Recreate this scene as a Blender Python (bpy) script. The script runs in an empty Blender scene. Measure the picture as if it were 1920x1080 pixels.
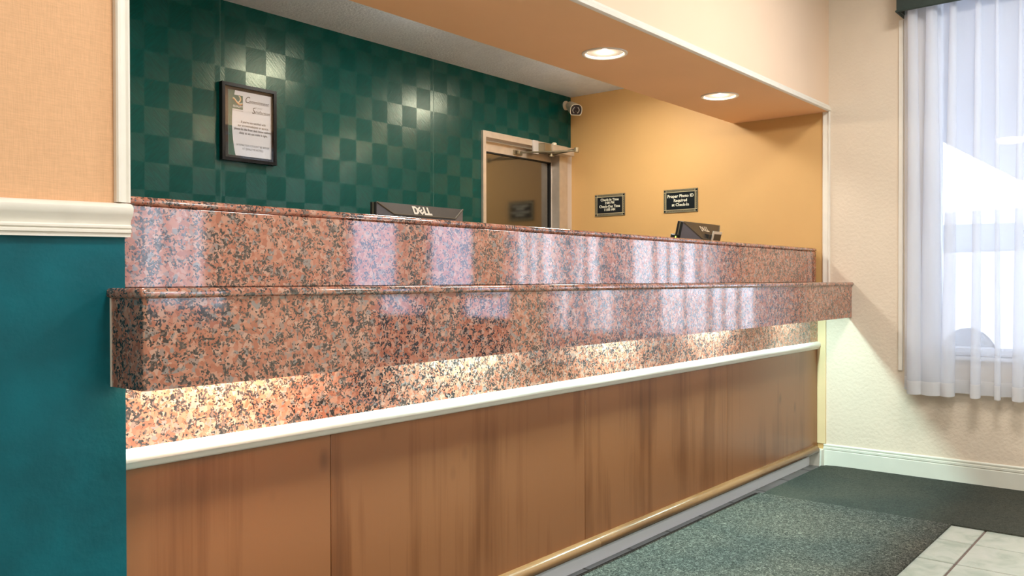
import bpy, bmesh, math, random
from mathutils import Vector, Matrix

random.seed(7)
scn = bpy.context.scene
COL = scn.collection

# ------------------------------------------------------------------ camera
EYE = 1.12
yaw, pitch, roll = math.radians(39.4295), math.radians(0.5014), math.radians(0.121)
fwd = Vector((math.cos(yaw) * math.cos(pitch), math.sin(yaw) * math.cos(pitch), -math.sin(pitch)))
rgt = Vector((math.sin(yaw), -math.cos(yaw), 0))
dwn = fwd.cross(rgt)
r2 = math.cos(roll) * rgt + math.sin(roll) * dwn
d2 = -math.sin(roll) * rgt + math.cos(roll) * dwn
cam = bpy.data.cameras.new('camera')
cam.sensor_width = 36
cam.lens = 1608.18 / 1920 * 36
cam.clip_start = 0.02
camo = bpy.data.objects.new('camera', cam)
camo.matrix_world = Matrix(((r2.x, -d2.x, -fwd.x, 0), (r2.y, -d2.y, -fwd.y, 0), (r2.z, -d2.z, -fwd.z, EYE), (0, 0, 0, 1)))
COL.objects.link(camo)
scn.camera = camo

# ------------------------------------------------------------------ world, exposure
w = bpy.data.worlds.new('sky')
scn.world = w
w.use_nodes = True
w.node_tree.nodes['Background'].inputs[0].default_value = (0.86, 0.93, 1.0, 1)
w.node_tree.nodes['Background'].inputs[1].default_value = 10.0
vs = scn.view_settings
vs.view_transform = 'Standard'
vs.look = 'None'
vs.gamma = 1
vs.use_curve_mapping = False
vs.exposure = 0.15

# light strengths (watts) and colours
LOBBY_W, LOBBY_C = 36, (1.0, 0.955, 0.90)
OFFICE_W, OFFICE_C = 10, (1.0, 0.95, 0.84)
DOWN_W, DOWN_C = 48, (1.0, 0.86, 0.66)
STRIP_W, STRIP_C, STRIP_WARM = 14, (0.64, 1.0, 0.98), (1.0, 0.90, 0.72)

# ------------------------------------------------------------------ main dimensions
XW = 5.203      # window wall and office end wall
YF = 1.81       # front face of the wall with the opening
XO = 0.897      # left edge of the opening
YB = 3.711      # green back wall
ZC = 2.476      # office ceiling
ZS = 2.131      # underside of soffit
YS = 2.42       # rear edge of soffit
ZL = 3.05       # lobby ceiling
YP = 1.872      # face of the desk
XL, YR = -4.0, -8.0   # far sides of the lobby

# ------------------------------------------------------------------ materials
MAT = {}

def new_mat(name):
    m = bpy.data.materials.new(name)
    m.use_nodes = True
    MAT[name] = m
    nt = m.node_tree
    return m, nt, nt.nodes['Principled BSDF']

def N(nt, typ, **kw):
    n = nt.nodes.new(typ)
    for k, v in kw.items():
        if k in n.inputs.keys():
            n.inputs[k].default_value = v
        else:
            setattr(n, k, v)
    return n

def L(nt, a, b):
    nt.links.new(a, b)

def ramp(nt, stops, interp='LINEAR'):
    n = nt.nodes.new('ShaderNodeValToRGB')
    cr = n.color_ramp
    cr.interpolation = interp
    while len(cr.elements) < len(stops):
        cr.elements.new(0.5)
    for e, (p, c) in zip(cr.elements, stops):
        e.position = p
        e.color = (*c, 1) if len(c) == 3 else c
    return n

def mixc(nt, fac, a, b, blend='MIX'):
    n = nt.nodes.new('ShaderNodeMix')
    n.data_type = 'RGBA'
    n.blend_type = blend
    for sock, v in ((n.inputs[0], fac), (n.inputs[6], a), (n.inputs[7], b)):
        if isinstance(v, (tuple, list)):
            sock.default_value = (*v, 1) if len(v) == 3 else v
        elif isinstance(v, (int, float)):
            sock.default_value = v
        else:
            nt.links.new(v, sock)
    return n.outputs[2]

def coords(nt, scale=(1, 1, 1), out='Object'):
    tc = nt.nodes.new('ShaderNodeTexCoord')
    mp = nt.nodes.new('ShaderNodeMapping')
    mp.inputs['Scale'].default_value = scale
    nt.links.new(tc.outputs[out], mp.inputs['Vector'])
    return mp.outputs[0]

def world_pos(nt, scale=(1, 1, 1)):
    g = nt.nodes.new('ShaderNodeNewGeometry')
    mp = nt.nodes.new('ShaderNodeMapping')
    mp.inputs['Scale'].default_value = scale
    nt.links.new(g.outputs['Position'], mp.inputs['Vector'])
    return mp.outputs[0]

def bump(nt, b, height, strength=0.2, dist=0.01):
    n = nt.nodes.new('ShaderNodeBump')
    n.inputs['Strength'].default_value = strength
    n.inputs['Distance'].default_value = dist
    nt.links.new(height, n.inputs['Height'])
    nt.links.new(n.outputs[0], b.inputs['Normal'])

def plain(name, c, rough=0.5, metal=0.0, spec=0.5, noise=0.0, nscale=6, bmp=0.0, bscale=60):
    m, nt, b = new_mat(name)
    b.inputs['Base Color'].default_value = (*c, 1)
    b.inputs['Roughness'].default_value = rough
    b.inputs['Metallic'].default_value = metal
    b.inputs['Specular IOR Level'].default_value = spec
    p = world_pos(nt)
    if noise:
        t = N(nt, 'ShaderNodeTexNoise', Scale=nscale, Detail=4.0)
        L(nt, p, t.inputs['Vector'])
        a = tuple(x * (1 - noise) for x in c)
        d = tuple(min(1, x * (1 + noise)) for x in c)
        r = ramp(nt, [(0.35, a), (0.65, d)])
        L(nt, t.outputs['Fac'], r.inputs['Fac'])
        L(nt, r.outputs[0], b.inputs['Base Color'])
    if bmp:
        t2 = N(nt, 'ShaderNodeTexNoise', Scale=bscale, Detail=4.0)
        L(nt, p, t2.inputs['Vector'])
        bump(nt, b, t2.outputs['Fac'], bmp, 0.004)
    return m

def emit(name, c, s):
    m, nt, b = new_mat(name)
    b.inputs['Base Color'].default_value = (*c, 1)
    b.inputs['Emission Color'].default_value = (*c, 1)
    b.inputs['Emission Strength'].default_value = s
    return m

# wallpaper with a fine linen weave
def linen(name, c, rough=0.75):
    m, nt, b = new_mat(name)
    b.inputs['Roughness'].default_value = rough
    b.inputs['Specular IOR Level'].default_value = 0.25
    a = N(nt, 'ShaderNodeTexNoise', Scale=1.0, Detail=3.0)
    L(nt, world_pos(nt, (40, 40, 420)), a.inputs['Vector'])
    d = N(nt, 'ShaderNodeTexNoise', Scale=1.0, Detail=3.0)
    L(nt, world_pos(nt, (420, 420, 30)), d.inputs['Vector'])
    s = N(nt, 'ShaderNodeMath', operation='ADD')
    L(nt, a.outputs['Fac'], s.inputs[0]); L(nt, d.outputs['Fac'], s.inputs[1])
    r = ramp(nt, [(0.3, tuple(x * 0.90 for x in c)), (0.7, tuple(min(1, x * 1.08) for x in c))])
    h = N(nt, 'ShaderNodeMath', operation='MULTIPLY'); h.inputs[1].default_value = 0.5
    L(nt, s.outputs[0], h.inputs[0])
    L(nt, h.outputs[0], r.inputs['Fac'])
    L(nt, r.outputs[0], b.inputs['Base Color'])
    bump(nt, b, s.outputs[0], 0.25, 0.002)
    return m

linen('peach_wallpaper', (0.74, 0.43, 0.235))
plain('soffit_front_paint', (0.86, 0.64, 0.46), 0.6, noise=0.02, nscale=2)
plain('soffit_orange_paint', (0.96, 0.58, 0.30), 0.65, noise=0.02, nscale=2)
plain('teal_paint', (0.000, 0.104, 0.132), 0.42, spec=0.28, noise=0.16, nscale=7, bmp=0.35, bscale=45)
plain('ochre_paint', (0.68, 0.41, 0.155), 0.55, noise=0.02, nscale=3, bmp=0.1, bscale=40)
plain('cream_wall', (0.76, 0.645, 0.515), 0.75, noise=0.03, nscale=3, bmp=0.6, bscale=55)
plain('cream_board', (0.78, 0.60, 0.34), 0.5, noise=0.02)
plain('white_trim', (0.84, 0.79, 0.70), 0.32, noise=0.02, nscale=20)
plain('white_paint', (0.93, 0.95, 1.0), 0.35)
plain('ceiling_white', (0.82, 0.88, 0.98), 0.85, noise=0.03, nscale=20, bmp=0.8, bscale=70)
plain('baseboard_paint', (0.72, 0.72, 0.63), 0.4, noise=0.02, nscale=9)
plain('lobby_paint', (0.72, 0.60, 0.46), 0.8)
plain('grout', (0.16, 0.12, 0.10), 0.9, noise=0.2, nscale=40)
plain('tile_edge_dark', (0.09, 0.09, 0.09), 0.7)
plain('black_plastic', (0.018, 0.017, 0.016), 0.32)
plain('monitor_back', (0.060, 0.050, 0.038), 0.38, noise=0.08, nscale=300)
plain('monitor_ridge', (0.13, 0.105, 0.072), 0.6, spec=0.2)
plain('monitor_side_panel', (0.135, 0.125, 0.135), 0.3)
plain('silver_logo', (0.80, 0.76, 0.66), 0.3, metal=0.3)
plain('aluminium', (0.66, 0.58, 0.49), 0.35, metal=0.55, noise=0.05, nscale=20)
plain('aluminium_light', (0.74, 0.70, 0.68), 0.35, metal=0.4)
plain('closer_metal', (0.30, 0.25, 0.16), 0.35, metal=0.7)
plain('gasket', (0.012, 0.011, 0.010), 0.6)
plain('camera_white', (0.82, 0.72, 0.55), 0.35)
plain('camera_black', (0.02, 0.012, 0.012), 0.15)
plain('led_ring', (0.5, 0.46, 0.38), 0.3, metal=0.5)
plain('black_frame', (0.005, 0.005, 0.005), 0.3, spec=0.15)
plain('mat_board', (0.012, 0.012, 0.014), 0.5, spec=0.2)
plain('paper', (0.74, 0.76, 0.82), 0.6)
plain('paper_green', (0.0, 0.085, 0.055), 0.5)
plain('ink', (0.03, 0.03, 0.035), 0.7)
plain('ink_grey', (0.22, 0.22, 0.23), 0.7)
plain('logo_gold', (0.85, 0.55, 0.16), 0.5)
plain('logo_red', (0.45, 0.05, 0.04), 0.5)
plain('plaque_black', (0.010, 0.013, 0.016), 0.25)
plain('plaque_gold', (0.82, 0.70, 0.42), 0.35, metal=0.25)
plain('plaque_text', (0.92, 0.88, 0.70), 0.5)
plain('valance_green', (0.024, 0.040, 0.034), 0.6, noise=0.12, nscale=30, bmp=0.2, bscale=200)
plain('worktop_laminate', (0.28, 0.20, 0.13), 0.4)
plain('window_frame', (0.78, 0.80, 0.84), 0.4)
plain('concrete', (0.72, 0.72, 0.72), 0.9, noise=0.06, nscale=2)
plain('canopy_soffit', (0.13, 0.13, 0.16), 0.8)
plain('car_white', (0.62, 0.63, 0.67), 0.25)
plain('car_glass', (0.16, 0.17, 0.20), 0.1)
plain('tyre', (0.06, 0.06, 0.065), 0.7)
plain('lamp_white', (0.86, 0.82, 0.76), 0.3)
plain('reflector', (0.90, 0.87, 0.82), 0.25, metal=0.3)
emit('bulb', (1.0, 0.93, 0.80), 14.0)
emit('panel_diffuser', (1.0, 0.94, 0.84), 2.2)
emit('bowl_glass', (1.0, 0.96, 0.88), 20.0)
emit('strip_diffuser', (0.8, 1.0, 0.96), 1.5)
emit('green_led', (0.5, 0.9, 0.1), 2.5)
emit('canopy_lamp', (1.0, 0.96, 0.9), 12.0)

# green checked wallpaper: squares differ a little in tone and sheen, brushed relief
def green_paper():
    m, nt, b = new_mat('green_wallpaper')
    g = N(nt, 'ShaderNodeNewGeometry')
    sx = N(nt, 'ShaderNodeSeparateXYZ'); L(nt, g.outputs['Position'], sx.inputs[0])
    def M(op, a, bb, clamp=False):
        n = N(nt, 'ShaderNodeMath', operation=op)
        for i, v in enumerate((a, bb)):
            if v is None: continue
            if isinstance(v, (int, float)): n.inputs[i].default_value = v
            else: L(nt, v, n.inputs[i])
        n.use_clamp = clamp
        return n.outputs[0]
    X, Z = sx.outputs[0], sx.outputs[2]
    # second strip of paper is hung with its squares shifted
    strip2 = M('GREATER_THAN', X, 2.306)
    off = M('MULTIPLY', strip2, 0.053)
    strip3 = M('GREATER_THAN', X, 3.757)
    off = M('ADD', off, M('MULTIPLY', strip3, 0.03))
    cx = M('FLOOR', M('DIVIDE', M('SUBTRACT', M('SUBTRACT', X, off), 1.925), 0.1170), None)
    cz = M('FLOOR', M('DIVIDE', M('SUBTRACT', Z, 1.655), 0.1250), None)
    par = M('FLOORED_MODULO', M('ADD', cx, cz), 2.0)
    # brushed strokes whose direction alternates from square to square
    def strokes(scale):
        t = N(nt, 'ShaderNodeTexNoise', Scale=1.0, Detail=5.0, Roughness=0.6)
        L(nt, world_pos(nt, scale), t.inputs['Vector'])
        return t.outputs['Fac']
    vr = nt.nodes.new('ShaderNodeVectorRotate'); vr.rotation_type = 'Y_AXIS'; vr.inputs['Angle'].default_value = 0.8
    L(nt, g.outputs['Position'], vr.inputs['Vector'])
    mp = N(nt, 'ShaderNodeMapping'); mp.inputs['Scale'].default_value = (22, 20, 160); L(nt, vr.outputs[0], mp.inputs['Vector'])
    t1 = N(nt, 'ShaderNodeTexNoise', Scale=1.0, Detail=4.0); L(nt, mp.outputs[0], t1.inputs['Vector'])
    mp2 = N(nt, 'ShaderNodeMapping'); mp2.inputs['Scale'].default_value = (150, 20, 24); L(nt, vr.outputs[0], mp2.inputs['Vector'])
    t2 = N(nt, 'ShaderNodeTexNoise', Scale=1.0, Detail=4.0); L(nt, mp2.outputs[0], t2.inputs['Vector'])
    mx = N(nt, 'ShaderNodeMix'); L(nt, par, mx.inputs[0]); L(nt, t1.outputs['Fac'], mx.inputs[2]); L(nt, t2.outputs['Fac'], mx.inputs[3])
    col = mixc(nt, par, (0.000, 0.062, 0.054), (0.000, 0.066, 0.060))
    vary = ramp(nt, [(0.35, (0.8, 0.8, 0.8)), (0.7, (1.15, 1.15, 1.15))])
    L(nt, mx.outputs[0], vary.inputs['Fac'])
    col = mixc(nt, 1.0, col, vary.outputs[0], 'MULTIPLY')
    # seams between strips
    seam = M('MINIMUM', M('ABSOLUTE', M('SUBTRACT', X, 2.306), None), M('ABSOLUTE', M('SUBTRACT', X, 3.757), None))
    seam = M('LESS_THAN', seam, 0.0022)
    col = mixc(nt, M('MULTIPLY', seam, 0.5), col, (0.08, 0.16, 0.14))
    L(nt, col, b.inputs['Base Color'])
    r = M('ADD', 0.29, M('MULTIPLY', par, -0.06))
    L(nt, r, b.inputs['Roughness'])
    b.inputs['Specular Tint'].default_value = (0.92, 0.97, 0.70, 1)
    sp = M('ADD', 0.19, M('MULTIPLY', par, 0.26))
    L(nt, sp, b.inputs['Specular IOR Level'])
    bump(nt, b, mx.outputs[0], 0.14, 0.004)
green_paper()

# pink speckled polished granite
def granite():
    m, nt, b = new_mat('granite')
    p = world_pos(nt)
    n0 = N(nt, 'ShaderNodeTexNoise', Scale=55.0, Detail=3.0); L(nt, p, n0.inputs['Vector'])
    vm = N(nt, 'ShaderNodeVectorMath', operation='SCALE'); vm.inputs['Scale'].default_value = 0.020
    L(nt, n0.outputs['Color'], vm.inputs[0])
    va = N(nt, 'ShaderNodeVectorMath', operation='ADD'); L(nt, p, va.inputs[0]); L(nt, vm.outputs[0], va.inputs[1])
    q = va.outputs[0]
    v1 = N(nt, 'ShaderNodeTexVoronoi', Scale=92.0); L(nt, q, v1.inputs['Vector'])
    s1 = N(nt, 'ShaderNodeSeparateColor'); L(nt, v1.outputs['Color'], s1.inputs[0])
    base = ramp(nt, [(0.0, (0.40, 0.135, 0.080)), (0.20, (0.50, 0.20, 0.125)), (0.42, (0.52, 0.255, 0.175)),
                     (0.60, (0.46, 0.175, 0.110)), (0.74, (0.54, 0.31, 0.23)), (0.84, (0.33, 0.22, 0.185)), (0.94, (0.27, 0.23, 0.215))], 'CONSTANT')
    L(nt, s1.outputs[0], base.inputs['Fac'])
    # dark mica flecks gathered in clusters
    v2 = N(nt, 'ShaderNodeTexVoronoi', Scale=215.0); L(nt, q, v2.inputs['Vector'])
    s2 = N(nt, 'ShaderNodeSeparateColor'); L(nt, v2.outputs['Color'], s2.inputs[0])
    cl = N(nt, 'ShaderNodeTexNoise', Scale=36.0, Detail=3.0, Roughness=0.6); L(nt, p, cl.inputs['Vector'])
    cr = ramp(nt, [(0.40, (0, 0, 0)), (0.66, (1, 1, 1))]); L(nt, cl.outputs['Fac'], cr.inputs['Fac'])
    su = N(nt, 'ShaderNodeMath', operation='MULTIPLY_ADD'); su.inputs[1].default_value = 0.74; su.inputs[2].default_value = 0.035
    L(nt, cr.outputs[0], su.inputs[0])
    th = N(nt, 'ShaderNodeMath', operation='LESS_THAN'); L(nt, s2.outputs[1], th.inputs[0]); L(nt, su.outputs[0], th.inputs[1])
    dk = ramp(nt, [(0.0, (0.030, 0.026, 0.028)), (0.5, (0.075, 0.055, 0.050)), (0.8, (0.17, 0.11, 0.09))], 'CONSTANT')
    L(nt, s2.outputs[2], dk.inputs['Fac'])
    col = mixc(nt, th.outputs[0], base.outputs[0], dk.outputs[0])
    L(nt, col, b.inputs['Base Color'])
    b.inputs['Roughness'].default_value = 0.05
    b.inputs['IOR'].default_value = 2.2
granite()

# reddish stained wood, grain upright
def wood(name, stops, scale, knots=True, rough=0.30):
    m, nt, b = new_mat(name)
    oi = N(nt, 'ShaderNodeObjectInfo')
    p = world_pos(nt)
    sc = N(nt, 'ShaderNodeVectorMath', operation='SCALE'); sc.inputs[0].default_value = (17, 5, 9); L(nt, oi.outputs['Random'], sc.inputs['Scale'])
    ad = N(nt, 'ShaderNodeVectorMath', operation='ADD'); L(nt, p, ad.inputs[0]); L(nt, sc.outputs[0], ad.inputs[1])
    def nz(s, det=4.0, dist=0.0):
        mp = N(nt, 'ShaderNodeMapping'); mp.inputs['Scale'].default_value = s; L(nt, ad.outputs[0], mp.inputs['Vector'])
        t = N(nt, 'ShaderNodeTexNoise', Scale=1.0, Detail=det, Distortion=dist); L(nt, mp.outputs[0], t.inputs['Vector'])
        return t.outputs['Fac']
    k = scale
    a = nz((5 * k[0], 5, 0.8 * k[2]), 3, 0.6)
    c = nz((38 * k[0], 38, 1.2 * k[2]), 4)
    f = nz((230 * k[0], 230, 5 * k[2]), 3)
    h = nz((2.2, 2.2, 2.2), 2)
    s = N(nt, 'ShaderNodeMath', operation='MULTIPLY_ADD'); L(nt, c, s.inputs[0]); s.inputs[1].default_value = 0.45; L(nt, a, s.inputs[2])
    s2 = N(nt, 'ShaderNodeMath', operation='MULTIPLY_ADD'); L(nt, f, s2.inputs[0]); s2.inputs[1].default_value = 0.15; L(nt, s.outputs[0], s2.inputs[2])
    s3 = N(nt, 'ShaderNodeMath', operation='MULTIPLY_ADD'); L(nt, h, s3.inputs[0]); s3.inputs[1].default_value = 0.35; L(nt, s2.outputs[0], s3.inputs[2])
    r = ramp(nt, stops); L(nt, s3.outputs[0], r.inputs['Fac'])
    col = r.outputs[0]
    if knots:
        mp = N(nt, 'ShaderNodeMapping'); mp.inputs['Scale'].default_value = (5.5, 0.0, 3.2); L(nt, ad.outputs[0], mp.inputs['Vector'])
        v = N(nt, 'ShaderNodeTexVoronoi', Scale=1.0); L(nt, mp.outputs[0], v.inputs['Vector'])
        kr = ramp(nt, [(0.0, (1, 1, 1)), (0.05, (0.7, 0.7, 0.7)), (0.13, (0, 0, 0))]); L(nt, v.outputs['Distance'], kr.inputs['Fac'])
        sepv = N(nt, 'ShaderNodeSeparateColor'); L(nt, v.outputs['Color'], sepv.inputs[0])
        gt = N(nt, 'ShaderNodeMath', operation='GREATER_THAN'); gt.inputs[1].default_value = 0.45; L(nt, sepv.outputs[0], gt.inputs[0])
        mu = N(nt, 'ShaderNodeMath', operation='MULTIPLY'); L(nt, kr.outputs[0], mu.inputs[0]); L(nt, gt.outputs[0], mu.inputs[1])
        m3 = N(nt, 'ShaderNodeMath', operation='MULTIPLY'); L(nt, mu.outputs[0], m3.inputs[0]); m3.inputs[1].default_value = 0.65
        col = mixc(nt, m3.outputs[0], col, (0.09, 0.035, 0.016))
    L(nt, col, b.inputs['Base Color'])
    b.inputs['Roughness'].default_value = rough
    bump(nt, b, f, 0.05, 0.002)
wood('cherry_wood', [(0.52, (0.090, 0.028, 0.009)), (0.76, (0.185, 0.065, 0.021)), (0.96, (0.275, 0.110, 0.042))], (1, 1, 1))
wood('oak_rail', [(0.55, (0.11, 0.048, 0.018)), (0.85, (0.17, 0.080, 0.030)), (1.0, (0.23, 0.115, 0.048))], (0.15, 1, 12), False, 0.22)

# ceramic floor tile, pale green marbling
def tile_mat(name, k):
    m, nt, b = new_mat(name)
    oi = N(nt, 'ShaderNodeObjectInfo')
    sc = N(nt, 'ShaderNodeVectorMath', operation='SCALE'); sc.inputs[0].default_value = (31, 13, 7); L(nt, oi.outputs['Random'], sc.inputs['Scale'])
    ad = N(nt, 'ShaderNodeVectorMath', operation='ADD'); L(nt, world_pos(nt), ad.inputs[0]); L(nt, sc.outputs[0], ad.inputs[1])
    t = N(nt, 'ShaderNodeTexNoise', Scale=9.0, Detail=5.0, Roughness=0.6, Distortion=0.8); L(nt, ad.outputs[0], t.inputs['Vector'])
    r = ramp(nt, [(p_, tuple(c * q for c, q in zip(cc, k))) for p_, cc in ((0.32, (0.34, 0.40, 0.33)), (0.50, (0.48, 0.52, 0.45)), (0.70, (0.55, 0.57, 0.51)))])
    L(nt, t.outputs['Fac'], r.inputs['Fac']); L(nt, r.outputs[0], b.inputs['Base Color'])
    b.inputs['Roughness'].default_value = 0.28
tile_mat('floor_tile', (1, 1, 1))
tile_mat('dark_row_tile', (0.36, 0.36, 0.42))  # same floor tile in darker grey, for the row along the desk foot

# needle-felt entrance matting
def mat_felt(name, dark, mid, light, amt):
    m, nt, b = new_mat(name)
    p = world_pos(nt)
    n1 = N(nt, 'ShaderNodeTexNoise', Scale=85.0, Detail=6.0, Roughness=0.75, Distortion=1.5); L(nt, p, n1.inputs['Vector'])
    n2 = N(nt, 'ShaderNodeTexNoise', Scale=2.2, Detail=3.0); L(nt, p, n2.inputs['Vector'])
    r = ramp(nt, [(0.36, dark), (0.50, mid), (0.66, light)]); L(nt, n1.outputs['Fac'], r.inputs['Fac'])
    r2 = ramp(nt, [(0.35, (0.8, 0.86, 0.84)), (0.65, (1.15, 1.1, 1.0))]); L(nt, n2.outputs['Fac'], r2.inputs['Fac'])
    col = mixc(nt, 1.0, r.outputs[0], r2.outputs[0], 'MULTIPLY')
    L(nt, col, b.inputs['Base Color'])
    b.inputs['Roughness'].default_value = 0.95
    b.inputs['Specular IOR Level'].default_value = 0.1
    bump(nt, b, n1.outputs['Fac'], amt, 0.006)
mat_felt('grey_mat', (0.018, 0.020, 0.018), (0.070, 0.073, 0.065), (0.29, 0.29, 0.255), 0.9)
mat_felt('charcoal_mat', (0.030, 0.034, 0.030), (0.055, 0.060, 0.052), (0.085, 0.090, 0.078), 0.5)

def sheer(name, transp, white):
    m = bpy.data.materials.new(name); m.use_nodes = True; MAT[name] = m
    nt = m.node_tree; nt.nodes.clear()
    out = nt.nodes.new('ShaderNodeOutputMaterial')
    tr = N(nt, 'ShaderNodeBsdfTransparent'); tr.inputs[0].default_value = (1, 1, 1, 1)
    tl = N(nt, 'ShaderNodeBsdfTranslucent'); tl.inputs[0].default_value = (*white, 1)
    df = N(nt, 'ShaderNodeBsdfDiffuse'); df.inputs[0].default_value = (*white, 1)
    m1 = N(nt, 'ShaderNodeMixShader'); m1.inputs[0].default_value = 0.74
    L(nt, tl.outputs[0], m1.inputs[1]); L(nt, df.outputs[0], m1.inputs[2])
    m2 = N(nt, 'ShaderNodeMixShader'); m2.inputs[0].default_value = 1 - transp
    L(nt, tr.outputs[0], m2.inputs[1]); L(nt, m1.outputs[0], m2.inputs[2])
    L(nt, m2.outputs[0], out.inputs[0])
sheer('sheer_voile', 0.44, (0.86, 0.90, 0.99))
sheer('sheer_hem', 0.16, (0.78, 0.78, 0.80))

def pane(name, tint, gloss):  # clear sheet with a share of mirror reflection
    m = bpy.data.materials.new(name); m.use_nodes = True; MAT[name] = m
    nt = m.node_tree; nt.nodes.clear()
    out = nt.nodes.new('ShaderNodeOutputMaterial')
    tr = N(nt, 'ShaderNodeBsdfTransparent'); tr.inputs[0].default_value = (*tint, 1)
    gl = N(nt, 'ShaderNodeBsdfGlossy'); gl.inputs['Roughness'].default_value = 0.02
    mx = N(nt, 'ShaderNodeMixShader'); mx.inputs[0].default_value = gloss
    L(nt, tr.outputs[0], mx.inputs[1]); L(nt, gl.outputs[0], mx.inputs[2]); L(nt, mx.outputs[0], out.inputs[0])
pane('window_glass', (0.80, 0.82, 0.86), 0.05)
pane('tinted_glass', (0.46, 0.47, 0.53), 0.05)
pane('frame_glass', (0.97, 0.97, 0.97), 0.05)
pane('door_film_glass', (0.05, 0.045, 0.03), 0.28)
MAT['door_film_glass'].node_tree.nodes['Glossy BSDF'].inputs['Roughness'].default_value = 0.11

# ------------------------------------------------------------------ mesh helpers
ORG = {}

def obj(name, verts, faces, mat, parent=None, smooth=False, origin=None, bottom=False):
    """link one mesh; verts are world coordinates, origin defaults to the box centre"""
    vs_ = [Vector(v) for v in verts]
    lo = Vector((min(v.x for v in vs_), min(v.y for v in vs_), min(v.z for v in vs_)))
    hi = Vector((max(v.x for v in vs_), max(v.y for v in vs_), max(v.z for v in vs_)))
    o_ = Vector(origin) if origin is not None else (lo + hi) / 2
    if bottom:
        o_.z = lo.z
    me = bpy.data.meshes.new(name)
    me.from_pydata([v - o_ for v in vs_], [], faces)
    bm = bmesh.new(); bm.from_mesh(me)
    loose = [v for v in bm.verts if not v.link_faces]
    if loose:
        bmesh.ops.delete(bm, geom=loose, context='VERTS')
    if not (len(bm.faces) == 1):
        bmesh.ops.recalc_face_normals(bm, faces=bm.faces)
    bm.to_mesh(me); bm.free()
    if smooth:
        me.polygons.foreach_set('use_smooth', [True] * len(me.polygons))
        try:
            me.set_sharp_from_angle(angle=math.radians(35))
        except Exception:
            pass
    me.materials.append(MAT[mat])
    o = bpy.data.objects.new(name, me)
    COL.objects.link(o)
    if parent is not None:
        o.parent = parent
        o.location = o_ - ORG[parent]
    else:
        o.location = o_
    ORG[o] = o_
    return o

def thing(name, loc, label, cat, group=None):
    o = bpy.data.objects.new(name, None)
    o.empty_display_size = 0.1
    o.location = loc
    COL.objects.link(o)
    ORG[o] = Vector(loc)
    return tag(o, label, cat, group)

def tag(o, label, cat, group=None):
    o['label'] = label; o['category'] = cat
    if group: o['group'] = group
    return o

def structure(o, label=None):
    o['kind'] = 'structure'
    if label: o['label'] = label
    return o

def boxv(x0, x1, y0, y1, z0, z1):
    v = [(x, y, z) for z in (z0, z1) for y in (y0, y1) for x in (x0, x1)]
    f = [(0, 2, 3, 1), (4, 5, 7, 6), (0, 1, 5, 4), (2, 6, 7, 3), (0, 4, 6, 2), (1, 3, 7, 5)]
    return v, f

def merge(*parts):
    V, F = [], []
    for v, f in parts:
        k = len(V)
        V += list(v); F += [tuple(i + k for i in q) for q in f]
    return V, F

def bev(vf, r, seg=2, pick=None):
    """bevel edges of a closed shape (all, or those pick(a, b) chooses)"""
    bm = bmesh.new()
    bv = [bm.verts.new(v) for v in vf[0]]
    for f in vf[1]:
        bm.faces.new([bv[i] for i in f])
    bm.normal_update()
    es = [e for e in bm.edges if pick is None or pick(e.verts[0].co, e.verts[1].co)]
    bmesh.ops.bevel(bm, geom=es, offset=r, segments=seg, profile=0.5, affect='EDGES')
    bm.verts.index_update()
    V = [tuple(v.co) for v in bm.verts]
    F = [tuple(v.index for v in f.verts) for f in bm.faces]
    bm.free()
    return V, F

def box(name, x0, x1, y0, y1, z0, z1, mat, parent=None, r=0.0, seg=2, pick=None, **kw):
    vf = boxv(x0, x1, y0, y1, z0, z1)
    if r:
        vf = bev(vf, r, seg, pick)
    o = obj(name, *vf, mat, parent, smooth=bool(r), **kw)
    if r:
        for p in o.data.polygons:
            if max(abs(c) for c in p.normal) > 0.9999:
                p.use_smooth = False
    return o

def prism(pts, off):
    """closed polygon of 3D points swept along off"""
    n = len(pts)
    off = Vector(off)
    V = [Vector(p) for p in pts] + [Vector(p) + off for p in pts]
    F = [tuple(range(n)), tuple(range(2 * n - 1, n - 1, -1))]
    F += [(i, (i + 1) % n, n + (i + 1) % n, n + i) for i in range(n)]
    return V, F

def frame_of(d):
    d = Vector(d).normalized()
    a = Vector((0, 0, 1)) if abs(d.z) < 0.9 else Vector((1, 0, 0))
    u = d.cross(a).normalized()
    return d, u, u.cross(d).normalized()

def lathe(prof, origin, axis, n=24, cap=True):
    """prof: list of (radius, distance along axis)"""
    d, u, v = frame_of(axis)
    o = Vector(origin)
    V, F = [], []
    for r, h in prof:
        for i in range(n):
            a = 2 * math.pi * i / n
            V.append(o + d * h + u * (r * math.cos(a)) + v * (r * math.sin(a)))
    for k in range(len(prof) - 1):
        for i in range(n):
            j = (i + 1) % n
            F.append((k * n + i, k * n + j, (k + 1) * n + j, (k + 1) * n + i))
    if cap:
        F.append(tuple(range(n))[::-1]); m = (len(prof) - 1) * n
        F.append(tuple(range(m, m + n)))
    return V, F

def rod(a, b, r, n=12):
    a, b = Vector(a), Vector(b)
    return lathe([(r, 0), (r, (b - a).length)], a, b - a, n)

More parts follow.
